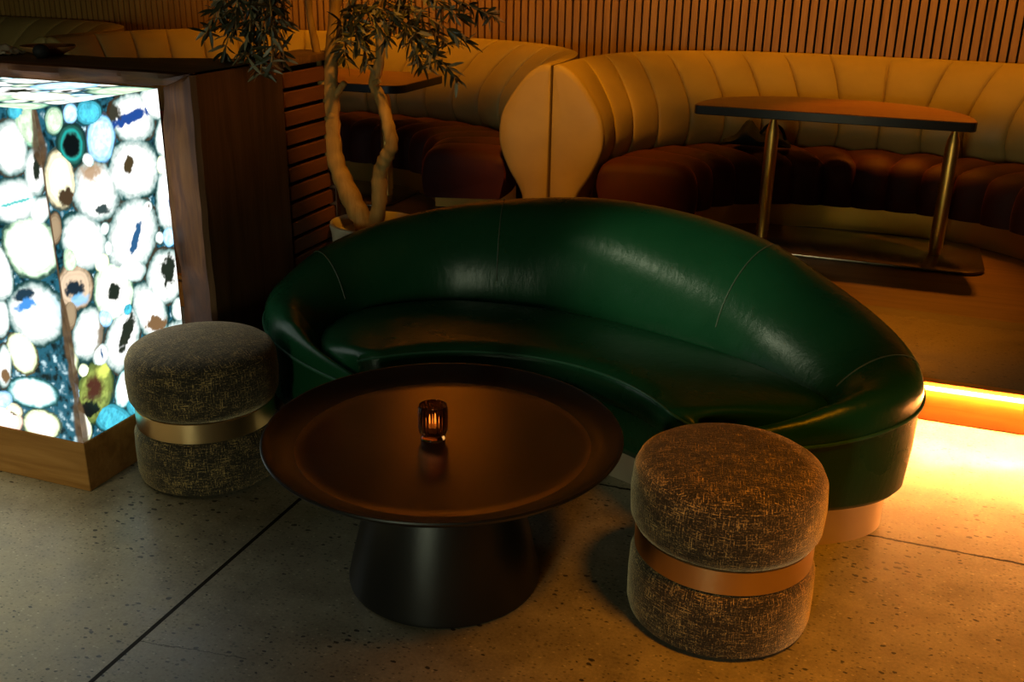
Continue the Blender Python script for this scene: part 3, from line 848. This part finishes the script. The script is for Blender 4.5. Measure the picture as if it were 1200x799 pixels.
# satin metal plinth
bm = bmesh.new(); ol = []
for t in np.linspace(-58, 238, 120):
    p = np.array([CX, CY]) + O_at(t, .055); ol.append((p[0], p[1]))
ol_f = []
aa0 = math.atan2(ol[-1][1] - TCY, ol[-1][0] - TCX); aa1 = math.atan2(ol[0][1] - TCY, ol[0][0] - TCX)
for k in range(1, 50):
    a = aa0 + (aa1 - aa0) * k / 50; e = min(1, min(k / 50, 1 - k / 50) * 5)
    R0 = math.hypot(ol[-1][0] - TCX, ol[-1][1] - TCY); R = R0 + (.69 - R0) * e
    ol_f.append((TCX + R * math.cos(a), TCY + R * math.sin(a)))
prism(bm, ol + ol_f, 0.0, .1155)
sch(obj('plinth', bm, M_steel, sofa, True, 40))

# ------------------------------------------------------------------ stools
def stool(x, y, lab, r=.213, h=.40, rz=0):
    t = thing('drum_stool', (x, y, 0), lab, 'stool', 'tweed drum stools', rz)
    bm = bmesh.new()
    lathe(bm, smooth_prof([(0, .006), (r - .03, .006), (r - .006, .012), (r - .001, .03), (r, .09), (r - .002, .145), (r - .012, .166), (r - .03, .172), (0, .172)]), 96)
    obj('lower_drum', bm, M_tweed, t, True, 60)
    bm = bmesh.new()
    lathe(bm, [(r - .012, .170), (r - .010, .172), (r - .010, .228), (r - .012, .230)], 96, uv=False)
    obj('metal_band', bm, M_gold, t)
    bm = bmesh.new()
    lathe(bm, smooth_prof([(0, .228), (r - .03, .228), (r - .008, .234), (r + .003, .256), (r + .006, .31), (r + .002, .362), (r - .008, .383), (r - .024, .394), (r - .06, h), (r * .4, h + .006), (0, h + .008)]), 96)
    obj('upper_cushion', bm, M_tweed, t, True, 60)
    return t
def smooth_prof(p): return p
stool(-.238, 2.098, 'tweed drum stool with brass band in front of the sofa\'s right arm', rz=.2)
stool(-1.762, 2.245, 'tweed drum stool with brass band beside the glowing agate bar front', r=.206, h=.405, rz=1.1)

# ------------------------------------------------------------------ coffee table
TX, TY = -.895, 1.995
tb = thing('coffee_table', (TX, TY, 0), 'round black dish-topped coffee table on a conical pedestal', 'table')
bm = bmesh.new()
lathe(bm, [(0, 0), (.228, 0), (.235, .004), (.236, .012), (.164, .320), (.160, .334), (0, .334)], 96)
obj('pedestal', bm, M_black, tb, True, 35)
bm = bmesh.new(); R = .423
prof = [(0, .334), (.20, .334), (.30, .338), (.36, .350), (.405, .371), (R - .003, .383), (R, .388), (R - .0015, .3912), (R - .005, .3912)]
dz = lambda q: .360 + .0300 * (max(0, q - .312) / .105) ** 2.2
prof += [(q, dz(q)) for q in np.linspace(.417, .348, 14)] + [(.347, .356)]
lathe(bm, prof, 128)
obj('rim', bm, M_black, tb, True, 50)  # black finish paints in the dark reflection ring around the brown centre
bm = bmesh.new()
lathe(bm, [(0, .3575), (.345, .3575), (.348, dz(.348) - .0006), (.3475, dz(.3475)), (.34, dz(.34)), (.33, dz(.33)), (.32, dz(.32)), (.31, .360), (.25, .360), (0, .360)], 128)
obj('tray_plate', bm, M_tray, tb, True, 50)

# candle holder
cd = thing('candle_holder', (-.925, 2.0, .3604), 'small ribbed amber glass candle holder glowing on the black table', 'candle holder')
bm = bmesh.new(); seg = 120
def ribbed(prof):
    rows = []
    for r, z, a in prof:
        rows.append([((r + a * math.cos(24 * 2 * PI * k / seg)) * math.cos(2 * PI * k / seg), (r + a * math.cos(24 * 2 * PI * k / seg)) * math.sin(2 * PI * k / seg), z) for k in range(seg)])
    return rows
V = grid(bm, ribbed([(.026, 0, 0), (.029, .002, .0), (.029, .010, .0), (.026, .014, 0), (.032, .019, .001), (.034, .024, .0014), (.0345, .07, .0014), (.034, .082, .0006), (.0335, .088, 0), (.0315, .089, 0), (.0305, .086, 0), (.0305, .03, 0), (.028, .022, 0)]), close_v=True)
bm.faces.new(V[0][::-1]); bm.faces.new(V[-1])
obj('glass_cup', bm, M_glass, cd, True, 50)
bm = bmesh.new(); lathe(bm, [(0, .0225), (.020, .0225), (.021, .0235), (.021, .038), (.0202, .038), (.0202, .034), (0, .034)], 40, uv=False)
tl = obj('tealight', bm, M_alu, cd)
bm = bmesh.new(); lathe(bm, [(0, .0342), (.0195, .0342), (.0195, .0358), (0, .0352)], 32, uv=False)
obj('wax', bm, M_wax, tl)
bm = bmesh.new(); lathe(bm, [(0, .037), (.003, .0395), (.0045, .044), (.0035, .051), (.0015, .058), (0, .062)], 16, uv=False)
obj('flame', bm, M_flame, tl)

# ------------------------------------------------------------------ olive tree in pot
PX, PY = -1.708, 3.222
pot = thing('plant_pot', (PX, PY, 0), 'pale round planter behind the sofa holding the olive tree', 'pot')
bm = bmesh.new(); lathe(bm, [(0, 0), (.112, 0), (.122, .01), (.146, .3), (.159, .49), (.165, .515), (.163, .526), (.155, .528), (.146, .518), (.142, .49), (0, .47)], 64, uv=False)
obj('planter', bm, M_pot, pot)
bm = bmesh.new(); lathe(bm, [(.1415, .4705), (.1, .480), (.04, .486), (0, .488)], 40, uv=False)
obj('soil', bm, M_soil, pot)
tree = thing('olive_tree', (PX, PY, .485), 'slender olive tree with two twisted trunks growing from the pale planter', 'tree')
toff = -Vector(tree.location)
KT = PY / 3.62
def TP(x, z, dy=0): return (x * KT * (1 + dy / PY), PY + dy, 1.45 - (1.45 - z) * KT * (1 + dy / PY))
def branch(pts, r0, r1, name='trunk', rough=.10, n=7):
    P = smooth_path(pts, n); L = len(P)
    bm = bmesh.new()
    tube(bm, P, [(r0 + (r1 - r0) * i / (L - 1)) * (1 + .07 * math.sin(i * 1.7) + .05 * math.sin(i * .6 + 1)) for i in range(L)], 12, rough=rough)
    o = obj(name, bm, M_bark, tree, True, 80); o.location = toff; return P
b1 = [(-1.955, .368), (-1.985, .421), (-2.055, .555), (-2.098, .674), (-2.10, .811), (-2.098, .943), (-2.085, 1.074), (-2.068, 1.201), (-2.05, 1.355)]
P1 = branch([TP(x, z) for x, z in b1] + [TP(-2.06, 1.6, .05), TP(-2.02, 1.85, .1)], .041, .013)
P2 = branch([TP(x, z, d) for x, z, d in [(-1.932, .370, 0), (-1.902, .483, .01), (-1.894, .605, 0), (-1.865, .676, -.02), (-1.838, .728, -.03), (-1.852, .811, -.02), (-1.880, .907, 0), (-1.908, .961, .01), (-1.883, 1.035, 0), (-1.873, 1.115, 0), (-1.868, 1.269, 0), (-1.84, 1.5, -.05), (-1.80, 1.75, -.1)]], .030, .011)
P3 = branch([TP(x, z, -.01) for x, z in [(-2.100, .82), (-2.118, .90), (-2.142, .972), (-2.154, 1.071), (-2.175, 1.197), (-2.19, 1.36), (-2.28, 1.6)]], .019, .009, 'branch')
branch([TP(-2.085, .900, 0), TP(-2.055, .935, -.01), TP(-2.035, .958, -.015)], .014, .010, 'branch')
P4 = branch([TP(-2.075, 1.07), TP(-2.045, 1.16), TP(-1.995, 1.26, -.03), TP(-1.9, 1.42, -.05)], .014, .006, 'branch')
branch([TP(-1.905, .962, .0), TP(-1.885, .972, -.02)], .011, .009, 'branch')
# hanging leafy twigs
twigs = []
def twig(pts, r=.004):
    P = branch(pts, r, .0016, 'twig', .05, 6); twigs.append(P)
for (x0, z0, x1, z1, dy) in [(-2.40, 1.36, -2.50, .99, -.45), (-2.35, 1.36, -2.42, .97, -.50), (-2.45, 1.40, -2.66, 1.12, -.42), (-2.44, 1.40, -2.58, 1.05, -.45), (-2.36, 1.38, -2.32, 1.04, -.45), (-2.38, 1.34, -2.36, 1.02, -.52), (-2.5, 1.4, -2.52, 1.14, -.55), (-2.45, 1.38, -2.47, 1.03, -.52), (-2.33, 1.40, -2.30, 1.16, -.40), (-2.42, 1.36, -2.44, 1.08, -.42), (-2.5, 1.38, -2.60, 1.18, -.50), (-2.40, 1.38, -2.40, 1.12, -.48)]:
    twig([TP(x0, z0, dy * .7), TP((x0 + x1) / 2 + .02, (z0 + z1) / 2 + .05, dy), TP(x1, z1, dy)])
for (x0, z0, x1, z1, dy) in [(-2.00, 1.26, -1.97, 1.10, -.1), (-1.99, 1.24, -1.84, 1.13, -.12), (-1.99, 1.25, -1.72, 1.16, -.1), (-1.86, 1.22, -1.64, 1.05, -.05), (-1.86, 1.20, -1.56, 1.00, -.05), (-1.9, 1.28, -1.60, 1.12, .05), (-1.88, 1.26, -1.52, 1.13, 0), (-1.85, 1.32, -1.55, 1.22, -.08), (-2.04, 1.22, -2.03, 1.05, -.08), (-1.84, 1.30, -1.42, 1.23, 0), (-1.85, 1.24, -1.70, 1.04, .04), (-1.98, 1.2, -1.93, 1.03, -.02)]:
    twig([TP(x0, z0, dy * .3), TP((x0 + x1) / 2, (z0 + z1) / 2 + .03, dy), TP(x1, z1, dy)])
# connecting boughs above the picture
branch([TP(-2.19, 1.36, 0), TP(-2.30, 1.44, -.15), TP(-2.48, 1.42, -.33)], .008, .004, 'branch')
branch([TP(-2.21, 1.42, 0), TP(-2.32, 1.44, -.18), TP(-2.38, 1.37, -.35)], .007, .004, 'branch')
branch([TP(-1.87, 1.20, 0), TP(-1.85, 1.29, -.03), TP(-1.80, 1.33, -.05)], .007, .004, 'branch')
branch([TP(-2.05, 1.14, 0), TP(-1.995, 1.24, -.06), TP(-1.97, 1.27, -.1)], .006, .004, 'branch')
for _ in range(10):
    a = random.uniform(-.5, .9); s0 = random.choice([TP(-2.19, 1.4), TP(-2.05, 1.6), TP(-1.84, 1.5)])
    e0 = (s0[0] + random.uniform(-.3, .35), s0[1] + random.uniform(-.3, .25), s0[2] + random.uniform(.05, .4))
    twig([s0, ((s0[0] + e0[0]) / 2, (s0[1] + e0[1]) / 2, (s0[2] + e0[2]) / 2 + .05), e0])
bm = bmesh.new(); tone = bm.verts.layers.float.new('tone')
def leaf(p, d, L, w, tn):
    d = d.normalized(); s = d.cross(Vector((random.uniform(-1, 1), random.uniform(-1, 1), random.uniform(.2, 1)))).normalized(); nrm = s.cross(d)
    prev = None
    for k in range(6):
        t = k / 5; ww = w * math.sin(PI * (t * .92 + .04)) ** .8; c = p + d * L * t + nrm * (-.18 * L * t * t)
        vs = [bm.verts.new(c - s * ww + nrm * ww * .35), bm.verts.new(c), bm.verts.new(c + s * ww + nrm * ww * .35)]
        for v in vs: v[tone] = tn
        if prev:
            bm.faces.new((prev[0], prev[1], vs[1], vs[0])); bm.faces.new((prev[1], prev[2], vs[2], vs[1]))
        prev = vs
for P in twigs:
    n = len(P)
    for i in range(3, n):
        for sd in range(5):
            p = Vector(P[i]) ; d = Vector(P[i]) - Vector(P[i - 1]); d.normalize()
            rr = Vector((random.gauss(0, 1), random.gauss(0, 1), random.gauss(0, .8)))
            leaf(p, d * .55 + rr.normalized() * .9, random.uniform(.040, .070), random.uniform(.0045, .0068), random.choice([0, .1, .2, .35, .5, .6, .95, 1.0]))
o = obj('foliage', bm, M_leaf, tree, True, 180); o.location = toff

# ------------------------------------------------------------------ small things on the counter
ty = thing('serving_bowl', (-2.60, 2.70, CT), 'shallow amber wooden bowl standing on the dark counter', 'bowl')
bm = bmesh.new(); lathe(bm, [(0, .0), (.045, 0), (.05, .004), (.075, .016), (.086, .026), (.084, .028), (.070, .019), (.045, .009), (0, .008)], 48, uv=False)
obj('bowl', bm, M_amber_bowl, ty)
sp_ = bmesh.new(); lathe(sp_, [(0, 0), (.016, .001), (.024, .012), (.025, .024), (.018, .036), (.008, .041), (0, .042)], 28, (0, 0), False)
o = obj('dark_jar', sp_, M_black_cloth); o.location = (-2.535, 2.60, CT); tag(o, 'small dark rounded pot beside the amber bowl on the counter', 'pot')
bm = bmesh.new()
rows = []
for i in range(13):
    r_ = []
    for j in range(11):
        u, v = i / 12 - .5, j / 10 - .5
        r_.append((u * .10, v * .085, .004 + .022 * max(0, 1 - 3.2 * (u * u + v * v)) + .006 * math.sin(9 * u + 5 * v) * math.cos(13 * v) + .004))
    rows.append(r_)
V = grid(bm, rows)
g = bmesh.ops.extrude_face_region(bm, geom=bm.faces[:])
for v in [e for e in g['geom'] if isinstance(e, bmesh.types.BMVert)]: v.co.z = max(0.0, v.co.z - .006)
o = obj('napkin', bm, M_linen, None, True, 60); o.location = (-2.72, 2.63, CT); tag(o, 'crumpled beige napkin left of the amber bowl on the counter', 'napkin')

# ------------------------------------------------------------------ lights
def area(name, loc, target, size, power, col, spread=None, sy=None):
    l = bpy.data.lights.new(name, 'AREA'); l.energy = power; l.color = col; l.size = size
    if sy: l.shape = 'RECTANGLE'; l.size_y = sy
    if spread: l.spread = spread
    o = bpy.data.objects.new(name, l); o.location = loc
    o.rotation_euler = (Vector(target) - Vector(loc)).to_track_quat('-Z', 'Y').to_euler(); COL.objects.link(o); return o
def spot(name, loc, target, power, col, ang=40, blend=.6, r=.04):
    l = bpy.data.lights.new(name, 'SPOT'); l.energy = power; l.color = col; l.spot_size = math.radians(ang); l.spot_blend = blend; l.shadow_soft_size = r
    o = bpy.data.objects.new(name, l); o.location = loc
    o.rotation_euler = (Vector(target) - Vector(loc)).to_track_quat('-Z', 'Y').to_euler(); COL.objects.link(o); return o
AMB = (1.0, .38, .012)
spot('wall_washer', (.2, 5.97, 2.05), (-.05, 4.70, .3), 135, (1, .27, .01), 44, .6, .04)
spot('wall_washer', (-3.0, 5.97, 2.05), (-2.9, 4.75, .35), 60, (1, .27, .01), 44, .6, .04)
spot('downlight', (-1.35, 3.3, 3.1), (-1.48, 4.8, .75), 340, AMB, 26, .9, .06)
spot('downlight', (.3, 3.8, 3.1), (-.2, 6.0, .8), 7, AMB, 60, .9, .06)
area('slat_wash', (-.9, 5.62, 2.1), (-.9, 6.1, 1.05), 7.0, 27, AMB, math.radians(110), .12)
spot('tray_reflection_fill', (-2.75, 4.6, 3.1), (-2.75, 6.1, 2.42), 480, (1.0, .42, .03), 30, .8, .05)  # unseen lamp added so the tray reflects a warm patch of wall
spot('tree_spot', (-.55, 2.0, 3.1), (-1.80, 3.22, 1.0), 210, (1, .40, .02), 15, .8, .05)
spot('downlight', (.75, 1.2, 3.1), (.25, 1.85, .1), 320, (1.0, .32, .0), 43, 1, .30)
spot('downlight', (-2.4, .5, 3.1), (-2.3, 1.2, 0), 300, (1.0, .86, .46), 34, 1, .2)
spot('sofa_spot', (-1.3, -2.4, 2.75), (-.55, 3.15, .46), 430, (.95, 1.0, .66), 8.5, .8, .09)
spot('sofa_highlight_fill', (-2.3, 2.0, 2.5), (-.40, 3.0, .54), 80, (.95, 1.0, .66), 18, .8, .06)  # added lamp, no fitting; puts the highlight on the sofa's right back
area('front_window', (-.85, -4.5, .95), (-.9, 2.6, .5), .5, 70, (.92, 1.0, .66), None, 1.3)

w = bpy.data.worlds.new('World'); S.world = w; w.use_nodes = True
w.node_tree.nodes['Background'].inputs[0].default_value = (1.0, .62, .3, 1)
w.node_tree.nodes['Background'].inputs[1].default_value = .0015

# ------------------------------------------------------------------ camera
F_, P_, YAW, RO = 1200., .3641, .3498, .0170
cam = bpy.data.cameras.new('Camera'); cam.sensor_width = 36; cam.lens = F_ / 1200 * 36; cam.clip_start = .05
co = bpy.data.objects.new('Camera', cam); COL.objects.link(co)
fw = Vector((-math.sin(YAW) * math.cos(P_), math.cos(YAW) * math.cos(P_), -math.sin(P_)))
r_ = Vector((math.cos(YAW), math.sin(YAW), 0)); u_ = r_.cross(fw)
rt = r_ * math.cos(RO) + u_ * math.sin(RO); up = -r_ * math.sin(RO) + u_ * math.cos(RO)
mw = Matrix((rt, up, -fw)).transposed().to_4x4(); mw.translation = (0, 0, 1.45)
co.matrix_world = mw
S.camera = co
S.view_settings.view_transform = 'Standard'; S.view_settings.look = 'None'
S.view_settings.exposure = 0; S.view_settings.gamma = 1; S.view_settings.use_curve_mapping = False
